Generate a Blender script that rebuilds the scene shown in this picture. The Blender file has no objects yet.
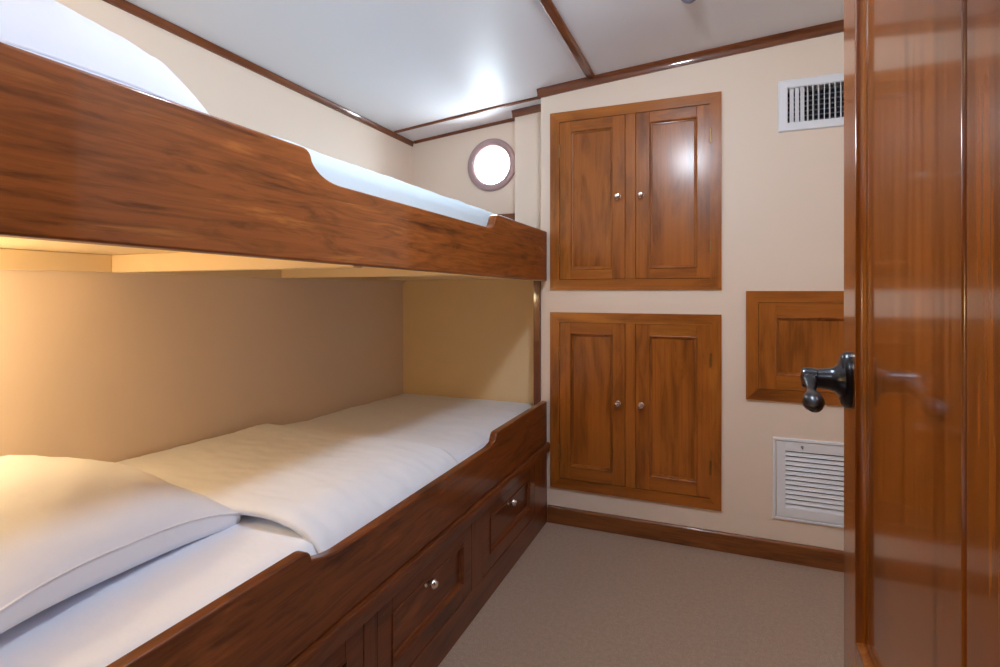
import bpy, bmesh, math, random
from mathutils import Vector, Matrix, noise

scene = bpy.context.scene
COL = scene.collection
random.seed(7)

# ------------------------------------------------------------------ camera
cam_data = bpy.data.cameras.new('camera')
cam_data.sensor_width = 36.0
cam_data.lens = 36.0 * 537.0 / 1000.0
cam_data.shift_y = -0.0415
cam_data.clip_start = 0.02
cam = bpy.data.objects.new('camera', cam_data)
cam.location = (0, 0, 1.15)
cam.rotation_euler = (math.radians(90), 0, math.atan2(220, 537))
COL.objects.link(cam)
scene.camera = cam

# ------------------------------------------------------------------ world, exposure
world = bpy.data.worlds.new('overcast_sky')
world.use_nodes = True
scene.world = world
bg = world.node_tree.nodes['Background']
bg.inputs['Color'].default_value = (0.80, 0.90, 1.0, 1)
bg.inputs['Strength'].default_value = 80.0

vs = scene.view_settings
vs.view_transform = 'Standard'
vs.look = 'None'
vs.gamma = 1.0
vs.use_curve_mapping = False
vs.exposure = 0.0
scene.cycles.use_denoising = True
scene.cycles.max_bounces = 10
scene.cycles.diffuse_bounces = 6
scene.cycles.glossy_bounces = 5
scene.cycles.sample_clamp_indirect = 6.0
scene.cycles.caustics_reflective = False
scene.cycles.caustics_refractive = False

# light strengths of the lamps the cabin has (each lamp is built with its fixture below)
CABIN_LAMP_W = 35.0
PASSAGE_LAMP_W = 9.0
LOWER_READING_W = 6.2
UPPER_READING_W = 1.8
COOL = (0.75, 0.87, 1.0)
WARM = (1.0, 0.79, 0.45)

pl = bpy.data.lights.new('porthole_daylight', 'AREA')          # daylight portal in the round window
pl.shape = 'SQUARE'; pl.size = 0.30
pl.cycles.is_portal = True
po = bpy.data.objects.new('porthole_daylight', pl)
po.location = (-1.235, 3.03, 1.892)
po.rotation_euler = (math.radians(-90), 0, 0)
COL.objects.link(po)

# ------------------------------------------------------------------ materials
def newmat(name):
    m = bpy.data.materials.new(name); m.use_nodes = True
    nt = m.node_tree
    return m, nt, nt.nodes['Principled BSDF']

def link(nt, a, b): nt.links.new(a, b)

def coords(nt, scale, rnd=True):
    tc = nt.nodes.new('ShaderNodeTexCoord')
    mp = nt.nodes.new('ShaderNodeMapping')
    mp.inputs['Scale'].default_value = scale
    if rnd:
        oi = nt.nodes.new('ShaderNodeObjectInfo')
        mul = nt.nodes.new('ShaderNodeVectorMath'); mul.operation = 'SCALE'
        mul.inputs[0].default_value = (7.3, 5.1, 9.7)
        link(nt, oi.outputs['Random'], mul.inputs['Scale'])
        add = nt.nodes.new('ShaderNodeVectorMath'); add.operation = 'ADD'
        link(nt, tc.outputs['Object'], add.inputs[0]); link(nt, mul.outputs[0], add.inputs[1])
        link(nt, add.outputs[0], mp.inputs['Vector'])
    else:
        link(nt, tc.outputs['Object'], mp.inputs['Vector'])
    return mp.outputs['Vector']

def nz(nt, vec, scale, detail=4, rough=.55, dist=0.0):
    n = nt.nodes.new('ShaderNodeTexNoise')
    n.inputs['Scale'].default_value = scale; n.inputs['Detail'].default_value = detail
    n.inputs['Roughness'].default_value = rough; n.inputs['Distortion'].default_value = dist
    link(nt, vec, n.inputs['Vector'])
    return n.outputs['Fac']

def ramp(nt, fac, stops):
    r = nt.nodes.new('ShaderNodeValToRGB')
    els = r.color_ramp.elements
    while len(els) < len(stops): els.new(0.5)
    for e, (p, c) in zip(els, stops):
        e.position = p; e.color = (c[0], c[1], c[2], 1)
    link(nt, fac, r.inputs['Fac'])
    return r.outputs['Color']

def mixc(nt, a, b, fac, mode='MIX'):
    m = nt.nodes.new('ShaderNodeMix'); m.data_type = 'RGBA'; m.blend_type = mode
    if isinstance(fac, (int, float)): m.inputs['Factor'].default_value = fac
    else: link(nt, fac, m.inputs['Factor'])
    for s, v in (('A', a), ('B', b)):
        k = [i for i in m.inputs if i.name == s and i.type == 'RGBA'][0]
        if isinstance(v, tuple): k.default_value = (*v, 1)
        else: link(nt, v, k)
    return [o for o in m.outputs if o.type == 'RGBA'][0]

def wood(name, dark, mid, light, axis, broad=5.0, stretch=7.0, figure=1.6, rough=.22, coat=.55, coat_r=.06, fine=.45, fs=130.0, coat_ior=1.5):
    m, nt, b = newmat(name)
    i = 'xyz'.index(axis)
    s1 = [1.0, 1.0, 1.0]; s1[i] = 1.0 / stretch
    s2 = [1.0, 1.0, 1.0]; s2[i] = 1.0 / 45.0
    v1 = coords(nt, s1); v2 = coords(nt, s2)
    f1 = nz(nt, v1, broad, 5, .58, figure)
    f2 = nz(nt, v2, fs, 4, .6, .15)
    f3 = nz(nt, v1, broad * 5.0, 5, .6, figure * .6)
    c1 = ramp(nt, f1, [(.30, dark), (.46, mid), (.60, mid), (.74, light)])
    c3 = ramp(nt, f3, [(.34, (.50, .44, .40)), (.52, (1, 1, 1)), (.75, (1.16, 1.1, 1.02))])
    c2 = ramp(nt, f2, [(.30, (.55, .48, .42)), (.52, (1, 1, 1)), (.75, (1.2, 1.15, 1.05))])
    c = mixc(nt, c1, c3, .75, 'MULTIPLY')
    c = mixc(nt, c, c2, fine, 'MULTIPLY')
    link(nt, c, b.inputs['Base Color'])
    b.inputs['Roughness'].default_value = rough + .12
    b.inputs['Specular IOR Level'].default_value = .2
    b.inputs['Coat Weight'].default_value = coat
    b.inputs['Coat Roughness'].default_value = coat_r
    b.inputs['Coat IOR'].default_value = coat_ior
    bp = nt.nodes.new('ShaderNodeBump'); bp.inputs['Strength'].default_value = .05; bp.inputs['Distance'].default_value = .002
    link(nt, f2, bp.inputs['Height']); link(nt, bp.outputs['Normal'], b.inputs['Normal'])
    return m

def plain(name, col, rough=.5, metal=0.0, bump=None, var=0.0, vscale=6.0, coat=0.0):
    m, nt, b = newmat(name)
    b.inputs['Base Color'].default_value = (*col, 1)
    b.inputs['Roughness'].default_value = rough; b.inputs['Metallic'].default_value = metal
    b.inputs['Coat Weight'].default_value = coat
    if var:
        v = coords(nt, (1, 1, 1), False)
        f = nz(nt, v, vscale, 4)
        lo = tuple(x * (1 - var) for x in col); hi = tuple(min(1, x * (1 + var)) for x in col)
        link(nt, ramp(nt, f, [(.3, lo), (.7, hi)]), b.inputs['Base Color'])
    if bump:
        sc, st, di = bump
        v = coords(nt, (1, 1, 1), False)
        f = nz(nt, v, sc, 5, .6)
        bp = nt.nodes.new('ShaderNodeBump'); bp.inputs['Strength'].default_value = st; bp.inputs['Distance'].default_value = di
        link(nt, f, bp.inputs['Height']); link(nt, bp.outputs['Normal'], b.inputs['Normal'])
    return m

BD, BM, BL = (.075, .016, .005), (.275, .080, .016), (.50, .18, .038)
CD, CM, CL = (.20, .055, .008), (.355, .108, .014), (.47, .165, .024)
DD, DM, DL = (.135, .032, .004), (.265, .076, .009), (.38, .125, .016)
M = {}
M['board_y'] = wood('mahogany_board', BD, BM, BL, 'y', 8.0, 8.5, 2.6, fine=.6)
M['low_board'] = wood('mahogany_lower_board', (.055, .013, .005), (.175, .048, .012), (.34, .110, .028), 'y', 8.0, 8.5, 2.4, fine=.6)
M['bunk_y'] = wood('mahogany_bunk_lengthwise', (.06, .014, .005), (.145, .036, .009), (.23, .066, .015), 'y', 6.0, 8.0, 1.4)
M['bunk_z'] = wood('mahogany_bunk_upright', (.06, .014, .005), (.145, .036, .009), (.23, .066, .015), 'z', 6.0, 8.0, 1.4)
M['cab_z'] = wood('cabinet_wood_upright', CD, CM, CL, 'z', 3.5, 6.0, 1.0, coat=.45, coat_r=.20, fine=.4)
M['cab_x'] = wood('cabinet_wood_crosswise', CD, CM, CL, 'x', 3.5, 6.0, 1.0, coat=.45, coat_r=.20, fine=.4)
M['trim_x'] = wood('trim_wood_crosswise', (.09, .024, .008), (.17, .05, .016), (.25, .08, .025), 'x', 8, 9, .8)
M['trim_y'] = wood('trim_wood_lengthwise', (.09, .024, .008), (.17, .05, .016), (.25, .08, .025), 'y', 8, 9, .8)
M['base_x'] = wood('baseboard_wood', (.12, .036, .010), (.22, .072, .018), (.30, .10, .028), 'x', 8, 9, .8)
M['door_z'] = wood('door_wood_upright', DD, DM, DL, 'z', 5.0, 14.0, .6, rough=.12, coat=1.0, coat_r=.09, fine=1.0, fs=85.0, coat_ior=1.42)
M['door_y'] = wood('door_wood_crosswise', DD, DM, DL, 'y', 5.0, 14.0, .6, rough=.12, coat=1.0, coat_r=.09, fine=1.0, fs=85.0, coat_ior=1.42)
M['ring'] = plain('porthole_ring_wood', (.40, .27, .27), .35, coat=.3, var=.12)
M['wall'] = plain('cream_wall_vinyl', (.82, .675, .55), .55, bump=(260, .06, .001), var=.012, vscale=1.5)
M['ceiling'] = plain('glossy_white_ceiling', (.78, .775, .80), .42, var=.01, vscale=1.0, bump=(4, .04, .003))
M['ceiling'].node_tree.nodes['Principled BSDF'].inputs['Specular IOR Level'].default_value = .075
M['cream'] = plain('cream_painted_wood', (.78, .62, .40), .45, var=.02)
M['foot_panel'] = plain('tan_panel_paint', (.82, .63, .37), .5, var=.015)
M['carpet'] = None
M['white_metal'] = plain('white_enamel', (.82, .83, .87), .35)
M['grille'] = plain('vent_white_enamel', (.82, .83, .87), .40)
M['dark'] = plain('dark_duct', (.012, .012, .016), .8)
M['grey_blade'] = plain('grey_blade', (.16, .16, .19), .5)
M['chrome'] = plain('chrome', (.86, .87, .9), .12, 1.0)
M['brass'] = plain('aged_brass', (.36, .21, .085), .4, 1.0)
M['pewter'] = plain('dark_pewter', (.020, .021, .026), .28, .6, coat=.3)
M['dome'] = plain('grey_plastic', (.20, .19, .24), .4)

def carpet():
    m, nt, b = newmat('taupe_carpet')
    v = coords(nt, (1, 1, 1), False)
    f = nz(nt, v, 320.0, 3, .7); g = nz(nt, v, 70.0, 4, .6)
    c = ramp(nt, f, [(.30, (.19, .118, .080)), (.5, (.375, .255, .182)), (.72, (.54, .39, .29))])
    c2 = ramp(nt, g, [(.35, (.80, .80, .80)), (.65, (1.08, 1.08, 1.08))])
    link(nt, mixc(nt, c, c2, .6, 'MULTIPLY'), b.inputs['Base Color'])
    b.inputs['Roughness'].default_value = .95
    b.inputs['Sheen Weight'].default_value = .2
    bp = nt.nodes.new('ShaderNodeBump'); bp.inputs['Strength'].default_value = .5; bp.inputs['Distance'].default_value = .004
    link(nt, f, bp.inputs['Height']); link(nt, bp.outputs['Normal'], b.inputs['Normal'])
    return m
M['carpet'] = carpet()

def linen(name, col, wave=900.0):
    m, nt, b = newmat(name)
    b.inputs['Base Color'].default_value = (*col, 1)
    b.inputs['Roughness'].default_value = .85
    b.inputs['Sheen Weight'].default_value = .15
    v = coords(nt, (1, 1, 1), False)
    f = nz(nt, v, 45.0, 5, .6)
    bp = nt.nodes.new('ShaderNodeBump'); bp.inputs['Strength'].default_value = .12; bp.inputs['Distance'].default_value = .006
    link(nt, f, bp.inputs['Height']); link(nt, bp.outputs['Normal'], b.inputs['Normal'])
    return m
M['sheet'] = linen('white_sheet', (.83, .87, .97))
M['duvet'] = linen('off_white_duvet', (.82, .86, .94))
M['pillow'] = linen('white_pillowcase', (.84, .88, .98))
M['duvet_up'] = linen('pale_blue_white_duvet', (.64, .765, .86))

def glow(name, col, st):
    m, nt, b = newmat(name)
    b.inputs['Base Color'].default_value = (.9, .9, .9, 1)
    b.inputs['Emission Color'].default_value = (*col, 1)
    b.inputs['Emission Strength'].default_value = st
    return m
M['lamp_cool'] = glow('lit_diffuser', COOL, 9.0)
M['lamp_warm'] = glow('lit_warm_bulb', WARM, 12.0)

def glass():
    m = bpy.data.materials.new('porthole_glass'); m.use_nodes = True
    nt = m.node_tree
    nt.nodes.remove(nt.nodes['Principled BSDF'])
    out = nt.nodes['Material Output']
    t = nt.nodes.new('ShaderNodeBsdfTransparent'); t.inputs['Color'].default_value = (.95, .97, .97, 1)
    g = nt.nodes.new('ShaderNodeBsdfGlossy'); g.inputs['Roughness'].default_value = .02
    mx = nt.nodes.new('ShaderNodeMixShader'); mx.inputs['Fac'].default_value = .05
    link(nt, t.outputs[0], mx.inputs[1]); link(nt, g.outputs[0], mx.inputs[2]); link(nt, mx.outputs[0], out.inputs['Surface'])
    return m
M['glass'] = glass()

# ------------------------------------------------------------------ mesh helpers
class MB:
    """collects shapes for ONE mesh object"""
    def __init__(self): self.bm = bmesh.new()
    def box(self, x0, x1, y0, y1, z0, z1, bev=0.0, seg=2, mi=0):
        b = bmesh.new()
        bmesh.ops.create_cube(b, size=1.0)
        for v in b.verts:
            v.co = Vector(((x0 + x1) / 2 + v.co.x * (x1 - x0), (y0 + y1) / 2 + v.co.y * (y1 - y0), (z0 + z1) / 2 + v.co.z * (z1 - z0)))
        if bev: bmesh.ops.bevel(b, geom=list(b.edges), offset=bev, segments=seg, profile=.5, affect='EDGES')
        return self.merge(b, mi)
    def merge(self, b, mi=0):
        bmesh.ops.recalc_face_normals(b, faces=list(b.faces))
        mp = {v: self.bm.verts.new(v.co) for v in b.verts}
        for f in b.faces:
            try:
                nf = self.bm.faces.new([mp[v] for v in f.verts]); nf.material_index = mi
            except ValueError: pass
        b.free(); return self
    def poly(self, verts, faces, mi=0):
        b = bmesh.new()
        vv = [b.verts.new(v) for v in verts]
        for f in faces:
            try: b.faces.new([vv[i] for i in f])
            except ValueError: pass
        return self.merge(b, mi)
    def prism(self, outline, to3, d0, d1, bev=0.0, seg=2, mi=0, bev_front_only=False):
        """closed outline [(a,b)] swept from depth d0 to d1; to3(a,b,d) -> xyz"""
        b = bmesh.new()
        lo = [b.verts.new(to3(p, q, d0)) for p, q in outline]
        hi = [b.verts.new(to3(p, q, d1)) for p, q in outline]
        n = len(outline)
        b.faces.new(lo); top = b.faces.new(hi)
        for i in range(n): b.faces.new([lo[i], lo[(i + 1) % n], hi[(i + 1) % n], hi[i]])
        bmesh.ops.recalc_face_normals(b, faces=list(b.faces))
        if bev:
            caps = [f for f in b.faces if len(f.verts) == n and n != 4] or [top]
            es = set()
            for f in caps: es.update(f.edges)
            bmesh.ops.bevel(b, geom=list(es), offset=bev, segments=seg, profile=.5, affect='EDGES')
        return self.merge(b, mi)
    def loops(self, rings, closed=True, caps=True, mi=0):
        """skin successive rings of points"""
        b = bmesh.new()
        R = [[b.verts.new(p) for p in r] for r in rings]
        n = len(R[0])
        for i in range(len(R) - 1):
            for j in range(n if closed else n - 1):
                b.faces.new([R[i][j], R[i][(j + 1) % n], R[i + 1][(j + 1) % n], R[i + 1][j]])
        if caps and closed:
            b.faces.new(R[0]); b.faces.new(R[-1])
        return self.merge(b, mi)
    def lathe(self, prof, origin, axis, n=24, mi=0, sx=1.0, sy=1.0, up=None):
        ax = Vector(axis).normalized()
        u = Vector(up) if up else (Vector((0, 0, 1)) if abs(ax.z) < .9 else Vector((1, 0, 0)))
        w = ax.cross(u).normalized(); u = w.cross(ax).normalized()
        o = Vector(origin)
        rings = [[o + ax * h + (u * math.cos(t) * sy + w * math.sin(t) * sx) * max(r, 1e-5) for t in [2 * math.pi * k / n for k in range(n)]] for r, h in prof]
        return self.loops(rings, mi=mi)
    def tube(self, pts, radii, n=12, mi=0, flat=1.0):
        P = [Vector(p) for p in pts]; rings = []
        for i, p in enumerate(P):
            t = (P[min(i + 1, len(P) - 1)] - P[max(i - 1, 0)]).normalized()
            u = Vector((0, 0, 1)) if abs(t.z) < .9 else Vector((1, 0, 0))
            w = t.cross(u).normalized(); u = w.cross(t).normalized()
            r = radii[i] if isinstance(radii, (list, tuple)) else radii
            rings.append([p + (u * math.cos(a) * flat + w * math.sin(a)) * r for a in [2 * math.pi * k / n for k in range(n)]])
        return self.loops(rings, mi=mi)
    def build(self, name, mats, parent=None, loc=None, smooth=35):
        me = bpy.data.meshes.new(name)
        self.bm.to_mesh(me); self.bm.free()
        for m in (mats if isinstance(mats, (list, tuple)) else [mats]): me.materials.append(m)
        if smooth:
            for p in me.polygons: p.use_smooth = True
            me.set_sharp_from_angle(angle=math.radians(smooth))
        o = bpy.data.objects.new(name, me); COL.objects.link(o)
        if smooth and smooth <= 40:
            md = o.modifiers.new('flat_faces', 'WEIGHTED_NORMAL'); md.keep_sharp = True; md.weight = 100
        if parent: o.parent = parent; 
        if loc: o.location = loc
        return o

def tag(o, label=None, cat=None, group=None, kind=None):
    if label: o['label'] = label
    if cat: o['category'] = cat
    if group: o['group'] = group
    if kind: o['kind'] = kind
    return o

def thing(name, loc, label=None, cat=None, group=None, kind=None):
    o = bpy.data.objects.new(name, None); COL.objects.link(o); o.location = loc
    o.empty_display_size = .1
    return tag(o, label, cat, group, kind)

def keep(root):
    """parts are modelled in room coordinates; move them so that the thing's origin sits at its base"""
    for ch in root.children:
        ch.location = Vector(ch.location) - Vector(root.location)

def copy_at(o, parent, loc):
    c = o.copy(); COL.objects.link(c); c.parent = parent; c.location = loc
    return c

def member(mb, rect, side, prof, to3, mi=0):
    """one mitred side of a rectangular frame; prof = closed [(inset, depth)]"""
    a0, a1, b0, b1 = rect
    def ends(o):
        return {'bottom': ((a0 + o, b0 + o), (a1 - o, b0 + o)), 'right': ((a1 - o, b0 + o), (a1 - o, b1 - o)),
                'top': ((a1 - o, b1 - o), (a0 + o, b1 - o)), 'left': ((a0 + o, b1 - o), (a0 + o, b0 + o))}[side]
    r0 = [to3(*ends(o)[0], d) for o, d in prof]; r1 = [to3(*ends(o)[1], d) for o, d in prof]
    return mb.loops([r0, r1], mi=mi)

def ring(mb, rect, prof, to3, mi=0):
    """closed mitred moulding all the way round; prof closed [(inset, depth)]"""
    a0, a1, b0, b1 = rect
    L = []
    for k in range(4):
        L.append([to3(*((a0 + o, b0 + o), (a1 - o, b0 + o), (a1 - o, b1 - o), (a0 + o, b1 - o))[k], d) for o, d in prof])
    b = bmesh.new()
    R = [[b.verts.new(p) for p in r] for r in L]; n = len(prof)
    for i in range(4):
        for j in range(n):
            b.faces.new([R[i][j], R[i][(j + 1) % n], R[(i + 1) % 4][(j + 1) % n], R[(i + 1) % 4][j]])
    return mb.merge(b, mi)

# ------------------------------------------------------------------ room dimensions
XL = -1.776          # hull side wall
XR = 0.86            # wall behind the open door
YB = 2.587           # bulkhead with the cabinets
Y2 = 2.785           # bulkhead at the foot of the bunks
Y3 = 2.890           # porthole wall in the recess above the upper bunk
YN = 0.18            # wall with the doorway
YC = -1.05           # far side of the passage outside the door
XF = -0.80           # outer face of the bunk fronts
def ceil(x): return 2.172 + .0922 * (x + .832) - .0091 * (x + .832) * (x + 1.776)

def struct(o): o['kind'] = 'structure'; return o

# floor, ceiling
struct(MB().box(XL - .1, XR + .1, YC - .1, 3.05, -.06, 0).build('floor', M['carpet']))
mb = MB()
NX = 40
xs = [XL - .12 + (XR - XL + .24) * i / NX for i in range(NX + 1)]
rings = []
for y in (YC - .1, 3.03):
    rings.append([(x, y, ceil(x)) for x in xs] + [(x, y, ceil(x) + .05) for x in reversed(xs)])
mb.loops(rings)
struct(mb.build('ceiling', M['ceiling'], smooth=50))

def wall_y(name, x0, x1, yf, yb, z0, holes=(), z1=None, mat=None):
    """wall whose face looks along -y, top cut to the ceiling, with rectangular openings"""
    X = sorted({x0, x1, *[h[0] for h in holes], *[h[1] for h in holes]})
    top = z1 if z1 is not None else 9.0
    Z = sorted({z0, top, *[h[2] for h in holes], *[h[3] for h in holes]})
    b = bmesh.new(); cache = {}
    def V(x, y, z):
        zz = z if z < 8.9 else ceil(x) - .001
        k = (x, y, z)
        if k not in cache: cache[k] = b.verts.new((x, y, zz))
        return cache[k]
    def solid(i, j):
        if not (0 <= i < len(X) - 1 and 0 <= j < len(Z) - 1): return False
        cx, cz = (X[i] + X[i + 1]) / 2, (Z[j] + Z[j + 1]) / 2
        return not any(h[0] < cx < h[1] and h[2] < cz < h[3] for h in holes)
    for i in range(len(X) - 1):
        for j in range(len(Z) - 1):
            if not solid(i, j): continue
            a, c, p, q = X[i], X[i + 1], Z[j], Z[j + 1]
            b.faces.new([V(a, yf, p), V(c, yf, p), V(c, yf, q), V(a, yf, q)])
            b.faces.new([V(a, yb, q), V(c, yb, q), V(c, yb, p), V(a, yb, p)])
            if not solid(i - 1, j): b.faces.new([V(a, yf, q), V(a, yb, q), V(a, yb, p), V(a, yf, p)])
            if not solid(i + 1, j): b.faces.new([V(c, yf, p), V(c, yb, p), V(c, yb, q), V(c, yf, q)])
            if not solid(i, j - 1): b.faces.new([V(a, yf, p), V(a, yb, p), V(c, yb, p), V(c, yf, p)])
            if not solid(i, j + 1): b.faces.new([V(a, yf, q), V(c, yf, q), V(c, yb, q), V(a, yb, q)])
    m = MB(); m.merge(b)
    return struct(m.build(name, mat or M['wall'], smooth=0))

UC = (-.785, .006, 1.162, 2.040)      # upper cabinet
LC = (-.785, .006, .178, 1.049)       # lower cabinet
VU = (.231, .545, 1.834, 2.053)       # upper vent
VL = (.210, .560, .178, .527)         # lower vent
HP = (.105, .640, .682, 1.154)        # wooden hatch
inset = lambda r, d: (r[0] + d, r[1] - d, r[2] + d, r[3] - d)
wall_y('wall_back', -.836, XR, YB, Y2 + .02, 0, [inset(UC, .03), inset(LC, .03), inset(VU, .033), inset(VL, .045), inset(HP, .035)])
struct(MB().box(-.80, XR, Y2 + .021, Y2 + .04, 0, 2.15).build('wall_back_lining', M['dark'], smooth=0))
wall_y('wall_bunk_foot', XL, -.837, Y2, Y2 + .05, 0, [], 1.50, M['foot_panel'])
wall_y('wall_bunk_foot_upper', -1.052, -.837, Y2, Y2 + .05, 1.501)
struct(MB().box(XL, -1.0, Y2 + .051, 3.02, 1.44, 1.50).build('wall_recess_sill', M['wall'], smooth=0))
struct(MB().box(-1.052, -1.0, Y2 + .051, 3.0, 1.501, ceil(-1.052)).build('wall_recess_side', M['wall'], smooth=0))

# porthole wall with a real round hole
PX, PZ, PR = -1.235, 1.892, .128
mb = MB(); b = bmesh.new(); n = 48
x0, x1, z0 = XL, -1.0525, 1.5005
def edge_pt(t):
    cx, sz = math.cos(t), math.sin(t)
    best = 9
    for lim, comp in ((x1 - PX, cx), (x0 - PX, cx)):
        if comp * lim > 1e-9: best = min(best, lim / comp)
    for lim, comp in ((ceil(PX) - PZ, sz), (z0 - PZ, sz)):
        if comp * lim > 1e-9: best = min(best, lim / comp)
    x = PX + cx * best; z = PZ + sz * best
    if abs(z - ceil(PX)) < 1e-3: z = ceil(x) - .002
    return x, z
angs = sorted([2 * math.pi * (k + .5) / n for k in range(n)] + [math.atan2(zz - PZ, xx - PX) % (2 * math.pi) for xx in (x0, x1) for zz in (z0, ceil(PX))])
for y in (Y3, 3.02): pass
A = [[b.verts.new((PX + PR * math.cos(t), y, PZ + PR * math.sin(t))) for t in angs] for y in (Y3, 3.02)]
B = [[b.verts.new((edge_pt(t)[0], y, edge_pt(t)[1])) for t in angs] for y in (Y3, 3.02)]
k = len(angs)
for i in range(k):
    j = (i + 1) % k
    b.faces.new([A[0][i], A[0][j], B[0][j], B[0][i]]); b.faces.new([A[1][i], B[1][i], B[1][j], A[1][j]])
    b.faces.new([A[0][i], A[1][i], A[1][j], A[0][j]]); b.faces.new([B[0][i], B[0][j], B[1][j], B[1][i]])
mb.merge(b)
struct(mb.build('wall_porthole', M['wall'], smooth=30))

# side, doorway and passage walls
mb = MB(); mb.loops([[(x, y, z) for x, z in ((XL - .08, 0), (XL, 0), (XL, ceil(XL) - .001), (XL - .08, ceil(XL - .08) - .001))] for y in (YC, 3.02)])
struct(mb.build('wall_left', M['wall'], smooth=0))
mb = MB(); mb.loops([[(x, y, z) for x, z in ((XR, 0), (XR + .08, 0), (XR + .08, ceil(XR) - .001), (XR, ceil(XR) - .001))] for y in (YC, Y2)])
struct(mb.build('wall_right', M['wall'], smooth=0))
wall_y('wall_front', XL, XR, YN - .09, YN, 0, [(-.56, .190, 0, 1.985)])
struct(MB().box(XL, -.84, YN + .001, .345, 0, ceil(-1.776)).build('wall_bunk_head', M['wall'], smooth=0))
wall_y('wall_passage', XL, XR, YC - .06, YC, 0, (), None, M['cab_z'])

# ------------------------------------------------------------------ trims
def sweep_x(name, x0, x1, prof, mat, n=14):
    """trim following the ceiling across the cabin; prof closed [(y, dz below ceiling)]"""
    m = MB()
    m.loops([[(x, y, ceil(x) - dz) for y, dz in prof] for x in [x0 + (x1 - x0) * i / n for i in range(n + 1)]])
    return struct(m.build(name, mat))
def cove_y(y, w, h):   # crown on a face looking along -y
    return [(y, .0005), (y - w, .0005), (y - w, .006), (y - w * .75, .012), (y - w * .45, h * .62), (y - w * .40, h), (y, h)]
sweep_x('trim_1', -.852, XR, cove_y(YB, .022, .042), M['trim_x'])
sweep_x('trim_2', -1.064, -.838, cove_y(Y2, .020, .036), M['trim_x'])
sweep_x('trim_3', XL + .02, -1.054, cove_y(Y3, .012, .016), M['trim_x'])
sweep_x('trim_4', XL + .02, -.838, [(2.682, .0005), (2.682, .006), (2.675, .010), (2.667, .010), (2.660, .006), (2.660, .0005)], M['trim_x'])
m = MB()
prof = [(XL, .0005), (XL + .014, .0005), (XL + .014, .006), (XL + .009, .018), (XL + .008, .029), (XL, .029)]
m.loops([[(x, y, ceil(XL) + .0016 * 0 - dz) for x, dz in prof] for y in (.2, Y3 - .001)])
struct(m.build('trim_5', M['trim_y']))
m = MB()
prof = [(-.595, .0005), (-.595, .008), (-.588, .014), (-.564, .014), (-.557, .008), (-.557, .0005)]
m.loops([[(x, y, ceil(x) - dz) for x, dz in prof] for y in (YN + .001, YB - .023)])
struct(m.build('trim_6', M['trim_y']))
m = MB()
prof = [(YB, 0.0005), (YB - .016, .0005), (YB - .016, .070), (YB - .012, .079), (YB - .007, .083), (YB, .083)]
m.loops([[(x, y, z) for y, z in prof] for x in (XF + .002, XR - .001)])
struct(m.build('baseboard_back', M['base_x']))
# door casing in the doorway
m = MB()
m.box(.192, .26, YN, YN + .014, 0, 2.05, .004); m.box(-.63, -.562, YN, YN + .014, 0, 2.05, .004); m.box(-.561, .191, YN, YN + .014, 1.987, 2.05, .004)
struct(m.build('trim_7', M['trim_y']))

# ------------------------------------------------------------------ porthole
win = struct(thing('window_1', (PX, Y3, PZ - .15)))
win['label'] = 'round porthole with a dark wooden ring above the upper bunk'
m = MB()
pr = [(.127, .0), (.153, .0), (.153, .010), (.147, .017), (.136, .020), (.122, .017), (.112, .008), (.108, -.006), (.107, -.05), (.127, -.05)]
b = bmesh.new(); n = 56
R = [[b.verts.new((PX + r * math.cos(t), Y3 - d, PZ + r * math.sin(t))) for r, d in pr] for t in [2 * math.pi * k / n for k in range(n)]]
for i in range(n):
    for j in range(len(pr)):
        b.faces.new([R[i][j], R[i][(j + 1) % len(pr)], R[(i + 1) % n][(j + 1) % len(pr)], R[(i + 1) % n][j]])
m.merge(b); m.build('window_ring', M['ring'], win)
MB().lathe([(0, 0), (.107, 0), (.107, .008), (0, .008)], (PX, Y3 + .032, PZ), (0, 1, 0), 48).build('window_glass', M['glass'], win)
keep(win)

# ------------------------------------------------------------------ wall cabinets
def far(a, bb, d): return (a, 2.575 - d, bb)            # d towards the room
WZ = [M['cab_z'], M['cab_x']]
FRAME = [(0, 0), (.0485, 0), (.0485, -.011), (.035, -.012), (0, -.012)]
def knob(parent, x, y, z, axis, r=.0145, name='knob'):
    m = MB()
    m.lathe([(0, 0), (r * .95, 0), (r * .95, .003), (r * .5, .006), (r * .42, .014), (r * .75, .018), (r, .025), (r * .93, .031), (r * .6, .036), (0, .0375)], (x, y, z), axis, 20)
    return m.build(name, M['chrome'], parent)

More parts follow.
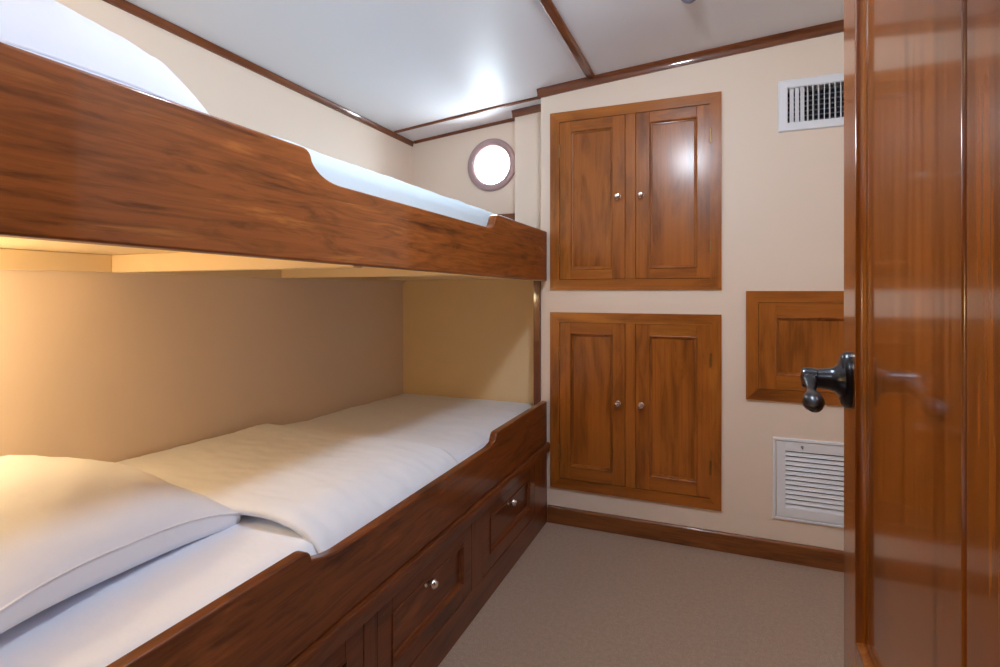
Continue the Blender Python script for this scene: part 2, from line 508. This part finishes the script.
def panel_door(parent, rect, opening, to3, mats, depth=.0, name='door', thick=.018, rail_grain=1, mould=.010, recess=.009):
    """frame-and-panel leaf: stiles and rails with a moulded, recessed panel"""
    a0, a1, b0, b1 = rect; p0, p1, q0, q1 = opening
    m = MB()
    def slab(x0, x1, y0, y1, mi):
        c0, c1 = to3(x0, y0, depth - thick), to3(x1, y1, depth)
        lo = [min(u, v) for u, v in zip(c0, c1)]; hi = [max(u, v) for u, v in zip(c0, c1)]
        m.box(lo[0], hi[0], lo[1], hi[1], lo[2], hi[2], .0012, 1, mi)
    slab(a0, p0, b0, b1, 0); slab(p1, a1, b0, b1, 0)
    slab(p0, p1, b0, q0, rail_grain); slab(p0, p1, q1, b1, rail_grain)
    door = m.build(name, mats, parent)
    m = MB()
    c0, c1 = to3(p0 + .002, q0 + .002, depth - thick + .002), to3(p1 - .002, q1 - .002, depth - recess)
    lo = [min(u, v) for u, v in zip(c0, c1)]; hi = [max(u, v) for u, v in zip(c0, c1)]
    m.box(lo[0], hi[0], lo[1], hi[1], lo[2], hi[2])
    m.build('panel', mats[0], door)
    m = MB()
    w = mould
    ring(m, (p0 - .003, p1 + .003, q0 - .003, q1 + .003),
         [(0, depth + .0003), (0, depth + .003), (.003, depth + .0045), (.006, depth + .003), (w * .75, depth - recess * .45), (w + .003, depth - recess * .6), (w + .005, depth - recess + .0005), (.004, depth - recess + .0005)], to3)
    m.build('panel_moulding', mats[0], door)
    return door

def cabinet(label, rect, dz, pz, knob_z, hinge_z):
    t = thing('wall_cabinet', ((rect[0] + rect[1]) / 2, YB, rect[2]), label, 'cabinet', 'wooden cabinets in the bulkhead')
    for side, mi in (('left', 0), ('right', 0), ('top', 1), ('bottom', 1)):
        m = MB(); member(m, rect, side, FRAME, far)
        m.build('frame_stile' if mi == 0 else 'frame_rail', WZ[mi], t, smooth=30)
    m = MB(); m.box(-.4145, -.3675, 2.575, 2.586, rect[2] + .049, rect[3] - .049, .001, 1)
    m.build('frame_mullion', M['cab_z'], t)
    m = MB(); m.box(rect[0] + .033, rect[1] - .033, 2.597, 2.70, rect[2] + .033, rect[3] - .033)
    m.build('body', M['bunk_z'], t)
    for a0, a1, p0, p1, kx, hx in ((-.7345, -.4165, -.679, -.476, -.449, -.737), (-.3655, -.0395, -.303, -.097, -.341, -.0385)):
        d = panel_door(t, (a0, a1, dz[0], dz[1]), (p0, p1, pz[0], pz[1]), far, WZ, -.0005, 'cabinet_door')
        knob(d, kx, 2.5752, knob_z, (0, -1, 0))
        for hz in hinge_z:
            m = MB(); m.tube([(hx, 2.5745, hz - .030), (hx, 2.5745, hz + .030)], .0038, 10)
            for q in (-.030, -.010, .010, .030): m.tube([(hx, 2.5745, hz + q - .0015), (hx, 2.5745, hz + q + .0015)], .0046, 10)
            m.build('hinge', M['brass'], d)
    keep(t); return t
cabinet('upper wooden double-door cabinet set in the wall under the ceiling', UC, (1.2125, 1.9895), (1.262, 1.938), 1.603, (1.848, 1.355))
cabinet('lower wooden double-door cabinet set in the wall just above the baseboard', LC, (.2285, .9995), (.292, .945), .620, (.845, .365))

# wooden hatch half hidden by the open door
t = thing('wall_hatch', (.37, YB, HP[2]), 'small square wooden hatch in the wall behind the door handle', 'hatch')
for side, mi in (('left', 0), ('right', 0), ('top', 1), ('bottom', 1)):
    m = MB(); member(m, HP, side, FRAME, far)
    m.build('frame_stile' if mi == 0 else 'frame_rail', WZ[mi], t, smooth=30)
panel_door(t, inset(HP, .0495), (.222, .525, .795, 1.041), far, WZ, -.002, 'hatch_door')
keep(t)

# ------------------------------------------------------------------ vents
t = thing('air_vent', (.388, YB, VU[2]), 'white air vent with upright slats high on the wall', 'vent')
m = MB(); ring(m, VU, [(0, -.0115), (0, -.006), (.004, -.002), (.032, -.002), (.036, -.006), (.036, -.030), (.033, -.030), (.033, -.0115)], far)
m.build('vent_frame', M['white_metal'], t)
vi = inset(VU, .0365)
m = MB(); m.box(vi[0], vi[1], 2.640, 2.644, vi[2], vi[3]); m.build('duct_back', M['dark'], t)
nsl = 12
first = None
for i in range(nsl):
    x = vi[0] + (i + .75) * (vi[1] - vi[0]) / nsl
    ang = math.radians(62 if i < 3 else (22 if i not in (6,) else 5))
    m = MB(); w = .0085
    dx, dy = math.sin(ang) * w, math.cos(ang) * w
    nx_, ny_ = math.cos(ang) * .0012, -math.sin(ang) * .0012
    q = [(x - dx + nx_, 2.588 + .001 - dy * 1 + ny_), (x + dx + nx_, 2.589 + dy + ny_), (x + dx - nx_, 2.589 + dy - ny_), (x - dx - nx_, 2.589 - dy - ny_)]
    m.loops([[(a, c, z) for a, c in q] for z in (vi[2], vi[3])])
    m.build('slat', M['grille'], t, smooth=0)
for i in range(7):
    z = vi[2] + (i + .5) * (vi[3] - vi[2]) / 7
    m = MB(); m.box(vi[0], vi[1], 2.606, 2.618, z - .0016, z + .0016); m.build('rear_blade', M['grey_blade'], t, smooth=0)
keep(t)

t = thing('return_vent', (.385, YB, VL[2]), 'white louvred vent low on the wall above the baseboard', 'vent')
m = MB(); ring(m, VL, [(0, -.0115), (0, -.004), (.003, -.002), (.009, -.002), (.011, -.004), (.011, -.0115)], far)
m.build('outer_frame', M['white_metal'], t)
vf = inset(VL, .0145)
vi = (.258, .512, .230, .474)
m = MB(); 
m.box(vf[0], vi[0], 2.578, 2.5865, vf[2], vf[3], .001, 1); m.box(vi[1], vf[1], 2.578, 2.5865, vf[2], vf[3], .001, 1)
m.box(vi[0], vi[1], 2.578, 2.5865, vf[2], vi[2], .001, 1); m.box(vi[0], vi[1], 2.578, 2.5865, vi[3], vf[3], .001, 1)
m.build('face_plate', M['white_metal'], t)
m = MB(); m.box(vi[0], vi[1], 2.640, 2.644, vi[2], vi[3]); m.build('duct_back', M['dark'], t)
nl = 12; ph = (vi[3] - vi[2]) / nl
m = MB()
z = vi[2]
m.loops([[(x, 2.579, z + .001), (x, 2.5805, z), (x, 2.590, z + ph * .70), (x, 2.5885, z + ph * .70 + .001)] for x in (vi[0], vi[1])])
lv = m.build('louvre', M['grille'], t, smooth=0)
for i in range(1, nl): copy_at(lv, t, (0, 0, i * ph))
m = MB(); m.lathe([(0, 0), (.006, 0), (.006, .003), (.004, .005), (0, .0055)], (.322, 2.578, .497), (0, -1, 0), 14); m.box(.3195, .3245, 2.5715, 2.574, .488, .497, .001, 1)
m.build('latch', M['chrome'], t)
keep(t)

# ------------------------------------------------------------------ bunks
def front(a, bb, d): return (XF + d, a, bb)             # a along the bunk, d towards the cabin
YA, YE = .348, 2.574
def bez(p0, p1, p2, p3, n=9):
    out = []
    for i in range(n + 1):
        s = i / n; c = (1 - s)
        out.append(tuple(c**3 * a + 3 * c * c * s * bb + 3 * c * s * s * cc + s**3 * d for a, bb, cc, d in zip(p0, p1, p2, p3)))
    return out
def board_outline(top, low, bot0, bot1):
    o = [(YA, bot0), (YE, bot1), (YE, top - .004), (YE - .006, top)]
    o += bez((1.945, top), (1.915, top), (1.918, top - .015), (1.905, top - .032), 7)
    o += bez((1.905, top - .032), (1.893, low + .006), (1.865, low), (1.835, low), 7)[1:]
    o += bez((1.000, low), (.950, low), (.918, low + .016), (.904, top - .024), 10)
    o += bez((.904, top - .024), (.900, top - .006), (.892, top), (.872, top), 6)[1:]
    o += [(YA, top)]
    return o

ub = thing('upper_bunk', (-1.29, 1.46, 1.20), 'upper bunk with a scooped mahogany front board', 'bunk', 'built-in bunks')
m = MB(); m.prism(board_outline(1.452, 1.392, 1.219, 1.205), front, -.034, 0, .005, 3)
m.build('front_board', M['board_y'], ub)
m = MB(); m.box(XL + .003, -.836, .350, 2.780, 1.266, 1.284); m.build('base_panel', M['cream'], ub, smooth=0)
m = MB(); m.box(XL + .003, XL + .023, .350, 2.780, 1.210, 1.2655, .002, 1); m.build('ledger', M['cream'], ub)
m = MB(); m.box(XL + .0235, -.836, 1.089, 1.125, 1.211, 1.2655, .002, 1)
bmn = m.build('cross_beam', M['cream'], ub)
copy_at(bmn, ub, (0, .698, 0)); 
m = MB(); m.box(XL + .0235, -.836, 2.60, 2.782, 1.219, 1.2655, .002, 1); m.build('cross_beam', M['cream'], ub)
m = MB(); m.box(-1.77, -1.054, 2.788, 2.832, 1.5015, 1.588, .003, 2); m.build('end_board', M['trim_x'], ub)
m = MB(); m.box(-.872, -.8365, 2.572, 2.64, .52, 1.2655, .003, 2); m.build('post', M['bunk_z'], ub)
keep(ub)

lb = thing('lower_bunk', (-1.29, 1.46, 0), 'lower bunk with mahogany front and three drawers underneath', 'bunk', 'built-in bunks')
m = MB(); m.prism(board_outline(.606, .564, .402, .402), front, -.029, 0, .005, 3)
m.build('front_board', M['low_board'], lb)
m = MB()
prof = [(-.030, .352), (.008, .352), (.013, .358), (.015, .380), (.015, .392), (.011, .399), (.004, .4015), (-.030, .4015)]
m.loops([[(XF + d, y, z) for d, z in prof] for y in (YA, YE)]); m.build('nosing_rail', M['bunk_y'], lb)
m = MB(); m.box(XL + .003, XF - .034, .350, 2.780, .36, .395); m.build('base_panel', M['cream'], lb, smooth=0)
m = MB(); m.box(XF - .03, XF, YA, YE, 0.001, .105, .001, 1); m.build('bottom_rail', M['bunk_y'], lb)
DR = [(.530, 1.080), (1.138, 1.692), (1.790, 2.375)]
st = [(YA, .528), (1.082, 1.136), (1.694, 1.788), (2.377, YE)]
for s0, s1 in st:
    m = MB(); m.box(XF - .03, XF, s0, s1, .106, .3515, .001, 1); m.build('face_stile', M['bunk_z'], lb)
for y0, y1 in DR:
    mid = (y0 + y1) / 2
    d = panel_door(lb, (y0, y1, .108, .350), (y0 + .066, y1 - .068, .166, .300), front, [M['bunk_y'], M['bunk_y']], -.0005, 'drawer', mould=.012, recess=.011)
    knob(d, XF - .0115, mid - .015, .284, (1, 0, 0), .015)
m = MB(); m.box(-1.70, XF - .035, .36, 2.56, .01, .35); m.build('carcass', M['dark'], lb, smooth=0)
keep(lb)

# ------------------------------------------------------------------ bedding
def fbm(x, y, s, seed=0.0): return noise.fractal(Vector((x * s, y * s, seed)), 1.0, 2.0, 4)

def quilt(mb, y0, y1, T, xw, xf, rx, rz, drop, amp, seed, ny=110, nx=60, edge_y0=.02, edge_y1=.03, drop1=.016):
    """bed cover: flat over the mattress, rolled down over its open side; single sheet to be thickened"""
    rows = []
    for j in range(ny + 1):
        y = y0 + (y1 - y0) * j / ny
        row = []
        for i in range(nx + 1):
            s = i / nx
            x_roll = xf - rx
            if s < .62:
                x = xw + (x_roll - xw) * (s / .62); z = 0.0
                e = (x - xw)
                if e < .05: z -= .014 * (1 - e / .05) ** 2
            elif s < .90:
                a = (s - .62) / .28 * math.pi / 2
                x = x_roll + rx * math.sin(a); z = -rz * (1 - math.cos(a))
            else:
                x = xf; z = -rz - drop * (s - .90) / .10
            ww = 1 - min(1, max(0, (x - xf + .01) / .01))
            z += amp * fbm(x, y, 7, seed) + amp * .45 * fbm(x * 1.0, y * 2.0, 17, seed + 3)
            x2 = x - abs(amp * .8 * fbm(y, z, 9, seed + 9)) * (s > .7)
            ey = min(1, (y - y0) / edge_y0); ez = min(1, (y1 - y) / edge_y1)
            z -= .010 * (1 - ey) ** 2 + drop1 * (1 - ez) ** 2
            row.append((x2, y, T(y) + z))
        rows.append(row)
    verts = [p for r in rows for p in r]; faces = []
    w = nx + 1
    for j in range(ny):
        for i in range(nx):
            faces.append((j * w + i, j * w + i + 1, (j + 1) * w + i + 1, (j + 1) * w + i))
    mb.poly(verts, faces); return mb

def lerp_tab(tab):
    def f(y):
        for (a, p), (bb, q) in zip(tab, tab[1:]):
            if y <= bb:
                s = max(0, (y - a) / (bb - a)); s = s * s * (3 - 2 * s); return p + (q - p) * s
        return tab[-1][1]
    return f

def thicken(o, t):
    md = o.modifiers.new('thickness', 'SOLIDIFY'); md.thickness = t; md.offset = 0.0; md.use_rim = True

def soft_slab(mb, x0, x1, y0, y1, z0, top, r, amp, seed, nx=40, ny=90):
    """mattress: closed block with rounded top edges and slight waves"""
    rows = []
    for j in range(ny + 1):
        for i in range(nx + 1):
            x = x0 + (x1 - x0) * i / nx; y = y0 + (y1 - y0) * j / ny
            e = min(x - x0, x1 - x, y - y0, y1 - y)
            k = 1.0 if e >= r else math.sqrt(max(0, 1 - (1 - e / r) ** 2))
            z = top(y) - r * (1 - k) + amp * fbm(x, y, 6, seed) + amp * .4 * fbm(x * 2.2, y, 16, seed + 2)
            rows.append((x, y, z))
    w = nx + 1; verts = list(rows); faces = []
    for j in range(ny):
        for i in range(nx): faces.append((j * w + i, j * w + i + 1, (j + 1) * w + i + 1, (j + 1) * w + i))
    rim = [i for i in range(w)] + [j * w + nx for j in range(1, ny + 1)] + [ny * w + i for i in range(nx - 1, -1, -1)] + [j * w for j in range(ny - 1, 0, -1)]
    base = len(verts)
    for q in rim: verts.append((verts[q][0], verts[q][1], z0))
    nr = len(rim)
    for q in range(nr): faces.append((rim[q], base + q, base + (q + 1) % nr, rim[(q + 1) % nr]))
    faces.append(tuple(base + q for q in range(nr)))
    mb.poly(verts, faces); return mb

lowT = lerp_tab([(.35, .572), (1.0, .575), (1.6, .565), (2.1, .545), (2.785, .528)])
m = MB(); soft_slab(m, -1.766, -.846, .352, 2.774, .398, lowT, .05, .0035, 1.0)
tag(m.build('mattress', M['sheet'], loc=None, smooth=60), 'lower bunk mattress under a white fitted sheet', 'mattress')

dv = thing('duvet', (-1.3, 1.9, .55), 'white duvet folded back over the lower bunk', 'duvet')
m = MB(); quilt(m, 1.03, 2.768, lambda y: lowT(y) + .016, -1.764, -.8395, .15, .085, .02, .004, 4.0)
o = m.build('cover', M['duvet'], dv, smooth=80); thicken(o, .010)
m = MB(); quilt(m, .985, 1.690, lambda y: lowT(y) + .040, -1.762, -.8385, .17, .10, .02, .0045, 8.0, ny=70, edge_y0=.03, edge_y1=.012, drop1=.004)
o = m.build('folded_section', M['duvet'], dv, smooth=80); thicken(o, .014)
keep(dv)

def pillow(name, label, cx, cy, a, bb, zb, tt, tb, rz, tilt, mat, seed, group, ext=.74):
    """stuffed pillow with pointed corners and a seam round its edge"""
    t = thing(name, (cx, cy, zb), label, 'pillow', group)
    Rm = Matrix.Rotation(rz, 3, 'Z') @ Matrix.Rotation(tilt, 3, 'X')
    N = 44
    def P(u, v, side):
        k = .045
        x = a * u * (1 - k * (1 - v * v) * abs(u) ** 2); y = bb * v * (1 - k * (1 - u * u) * abs(v) ** 2)
        ex = ext if side > 0 else .17
        f = max(0, (1 - u * u)) ** ex * max(0, (1 - v * v)) ** ex
        w = fbm(u, v, 1.6, seed) * .009 + fbm(u, v, 4.5, seed + 5) * .004
        z = (tt if side > 0 else -tb) * f + (w * min(1, f * 2.2) if side > 0 else 0)
        lift = -.034 * abs(u * v) ** 3
        return Rm @ Vector((x, y, z)) + Vector((0, 0, tb * .86 + lift))
    m = MB(); verts = []; faces = []; idx = {}
    for side in (1, -1):
        for j in range(N + 1):
            for i in range(N + 1):
                edge = i in (0, N) or j in (0, N)
                key = (i, j, 0 if edge else side)
                if key not in idx:
                    u = math.sin((i / N * 2 - 1) * math.pi / 2); v = math.sin((j / N * 2 - 1) * math.pi / 2)
                    idx[key] = len(verts); verts.append(P(u, v, side))
    for side in (1, -1):
        for j in range(N):
            for i in range(N):
                q = [idx[(p, r, 0 if (p in (0, N) or r in (0, N)) else side)] for p, r in ((i, j), (i + 1, j), (i + 1, j + 1), (i, j + 1))]
                faces.append(q if side > 0 else q[::-1])
    m.poly(verts, faces)
    body = m.build('pillowcase', mat, t, smooth=80)
    path = []
    E_ = [math.sin((i / N * 2 - 1) * math.pi / 2) for i in range(N + 1)]
    path += [P(u, -1, 1) for u in E_] + [P(1, v, 1) for v in E_[1:]] + [P(u, 1, 1) for u in reversed(E_[:-1])] + [P(-1, v, 1) for v in reversed(E_[1:-1])]
    path.append(path[0])
    m = MB(); m.tube(path, .0028, 6); m.build('seam', mat, t, smooth=60)
    return t
pillow('pillow', 'white pillow lying at the head of the lower bunk', -1.402, .672, .335, .285, .577, .136, .086, math.radians(7), math.radians(-4), M['pillow'], 2.0, 'bunk pillows')

upT = lambda y: 1.445
m = MB(); soft_slab(m, -1.766, -.850, .352, 2.755, 1.286, upT, .05, .002, 12.0, 24, 40)
tag(m.build('mattress', M['sheet'], smooth=60), 'upper bunk mattress under a white sheet', 'mattress')
dv = thing('duvet', (-1.3, 1.8, 1.45), 'pale blue-white duvet showing above the scooped upper bunk board', 'duvet')
m = MB(); quilt(m, .86, 2.752, lambda y: 1.482, -1.764, -.8395, .075, .055, .05, .0035, 21.0, ny=90, nx=40)
o = m.build('cover', M['duvet_up'], dv, smooth=80); thicken(o, .010)
keep(dv)
pillow('pillow', 'white pillow peeking over the upper bunk board', -1.365, .600, .36, .245, 1.462, .190, .09, 0.0, 0.0, M['pillow'], 31.0, 'bunk pillows', .45)

# ------------------------------------------------------------------ open door
DX = .184            # face of the door seen from the room
def dface(a, bb, d): return (DX - d, a, bb)
dr = struct(thing('door_1', (DX + .02, .215, .012)))
dr['label'] = 'glossy varnished mahogany door standing open at the right'
Y0, Y1 = .200, 1.010
TH = .040
ZB, ZT = .012, 1.970
SW = .086           # stile width
zr0, zr1 = .520, .635
def dslab(y0, y1, z0, z1, mat, name):
    m = MB(); m.box(DX, DX + TH, y0, y1, z0, z1, .003, 2); return m.build(name, mat, dr)
dslab(Y1 - SW, Y1, ZB, ZT, M['door_z'], 'stile'); dslab(Y0, Y0 + SW, ZB, ZT, M['door_z'], 'stile')
dslab(Y0 + SW, Y1 - SW, ZB, .16, M['door_y'], 'rail'); dslab(Y0 + SW, Y1 - SW, zr0, zr1, M['door_y'], 'rail'); dslab(Y0 + SW, Y1 - SW, ZT - .11, ZT, M['door_y'], 'rail')
for z0, z1 in ((.16, zr0), (zr1, ZT - .11)):
    m = MB()
    W = .020; rc = .010
    ring(m, (Y0 + SW - .002, Y1 - SW + .002, z0 - .002, z1 + .002),
         [(0, .0003), (.001, .0015), (.004, .0020), (.007, .0010), (.008, -.003), (.010, -.006), (.013, -.0078), (.016, -.0090), (W, -rc + .0005), (W, -rc - .004), (.0, -rc - .004)], dface)
    m.build('panel_moulding', M['door_z'], dr, smooth=40)
    cuts = [Y0 + SW + .002, .262 + .005, .578, Y1 - SW - .002]
    cuts = [Y0 + SW + .002, .578, Y1 - SW - .002]
    for c0, c1 in zip(cuts, cuts[1:]):
        m = MB(); m.box(DX + rc, DX + TH - rc, c0 + .0004, c1 - .0004, z0 + .002, z1 - .002, .006, 3)
        m.build('plank', M['door_z'], dr)
# handle
HY, HZ = .965, 1.015
h = bpy.data.objects.new('door_handle', None); COL.objects.link(h); h.parent = dr; h['label'] = 'dark pewter lever handle'
m = MB(); m.lathe([(0, 0), (.043, 0), (.0435, .004), (.041, .009), (.036, .0125), (.020, .0145), (0, .015)], (DX, HY, HZ), (-1, 0, 0), 36, sx=.62)
m.build('rosette', M['pewter'], h)
m = MB(); m.lathe([(.030, .010), (.024, .015), (.0185, .021), (.0165, .028), (.0150, .044), (.0162, .046), (.0162, .060), (.0145, .0645), (0, .066)], (DX, HY, HZ), (-1, 0, 0), 24)
m.build('spindle', M['pewter'], h)
m = MB()
lx = DX - .055
m.tube([(lx, HY + .004, HZ), (lx, HY - .018, HZ - .003), (lx - .001, HY - .034, HZ - .008), (lx - .003, HY - .048, HZ - .012), (lx - .004, HY - .060, HZ - .015), (lx - .005, HY - .074, HZ - .019), (lx - .006, HY - .090, HZ - .022), (lx - .006, HY - .102, HZ - .024), (lx - .006, HY - .109, HZ - .025)],
       [.0115, .0105, .0075, .0060, .0080, .0125, .0140, .0105, .002], 18, flat=1.0)
m.build('lever', M['pewter'], h)
m = MB(); m.lathe([(0, 0), (.0022, 0), (.0022, .002), (0, .002)], (DX - .0125, HY, HZ - .030), (-1, 0, 0), 10); m.build('screw', M['chrome'], h)
for z in (.3, 1.0, 1.7):
    m = MB(); m.tube([(DX + .002, Y0 - .006, z - .04), (DX + .002, Y0 - .006, z + .04)], .006, 12); m.build('hinge', M['brass'], dr)
keep(dr)

# ------------------------------------------------------------------ ceiling fixture in view
x, y = -.102, 2.055
m = MB(); m.lathe([(0, 0), (.036, 0), (.036, .006), (.031, .014), (.024, .022), (.014, .030), (0, .033)], (x, y, ceil(x)), (0, 0, -1), 28)
tag(m.build('ceiling_sprinkler', M['dome']), 'small grey dome fixture on the ceiling, cut by the top edge', 'fixture')

# ------------------------------------------------------------------ lamps of the cabin (outside the frame)
def ceiling_lamp(x, y, label, watts, col, r=.13):
    z = ceil(x)
    t = thing('ceiling_lamp', (x, y, z), label, 'lamp', 'ceiling lamps')
    m = MB(); m.lathe([(r + .02, 0), (r + .02, .016), (r + .012, .022), (r, .022), (r, 0)], (0, 0, 0), (0, 0, -1), 36); m.build('lamp_rim', M['chrome'], t)
    m = MB(); m.lathe([(0, .004), (r - .001, .004), (r - .002, .018), (r * .9, .034), (r * .7, .048), (r * .4, .057), (0, .060)], (0, 0, 0), (0, 0, -1), 36); m.build('diffuser', M['lamp_cool'], t)
    l = bpy.data.lights.new('lamp_light', 'POINT'); l.shadow_soft_size = .07; l.energy = watts; l.color = col
    lo = bpy.data.objects.new('lamp_light', l); COL.objects.link(lo); lo.parent = t; lo.location = (0, 0, -.135)
ceiling_lamp(-.20, 1.10, 'round flush lamp in the middle of the cabin ceiling', CABIN_LAMP_W, COOL)
ceiling_lamp(-.15, -.45, 'round flush lamp on the passage ceiling', PASSAGE_LAMP_W, COOL)

def reading_lamp(x, y, z, label, watts):
    t = thing('reading_lamp', (x, y, z), label, 'lamp', 'bunk reading lamps')
    m = MB(); m.lathe([(0, 0), (.035, 0), (.035, .008), (.012, .012), (.010, .05), (0, .052)], (0, 0, 0), (0, 1, 0), 24); m.build('wall_plate', M['brass'], t)
    m = MB(); m.lathe([(.018, .03), (.045, -.045), (.043, -.045), (.016, .028)], (0, .075, 0), (0, 0, 1), 28); m.build('lamp_shade', M['brass'], t)
    m = MB(); m.lathe([(0, .02), (.016, .012), (.022, -.01), (.016, -.03), (0, -.036)], (0, .075, 0), (0, 0, 1), 20); m.build('bulb', M['lamp_warm'], t)
    l = bpy.data.lights.new('reading_light', 'POINT'); l.energy = watts; l.color = WARM; l.shadow_soft_size = .05
    lo = bpy.data.objects.new('reading_light', l); COL.objects.link(lo); lo.parent = t; lo.location = (0, .16, -.04)
reading_lamp(-1.60, .347, 1.14, 'brass reading lamp over the lower bunk pillow', LOWER_READING_W)
reading_lamp(-1.50, .347, 1.95, 'brass reading lamp over the upper bunk pillow', UPPER_READING_W)
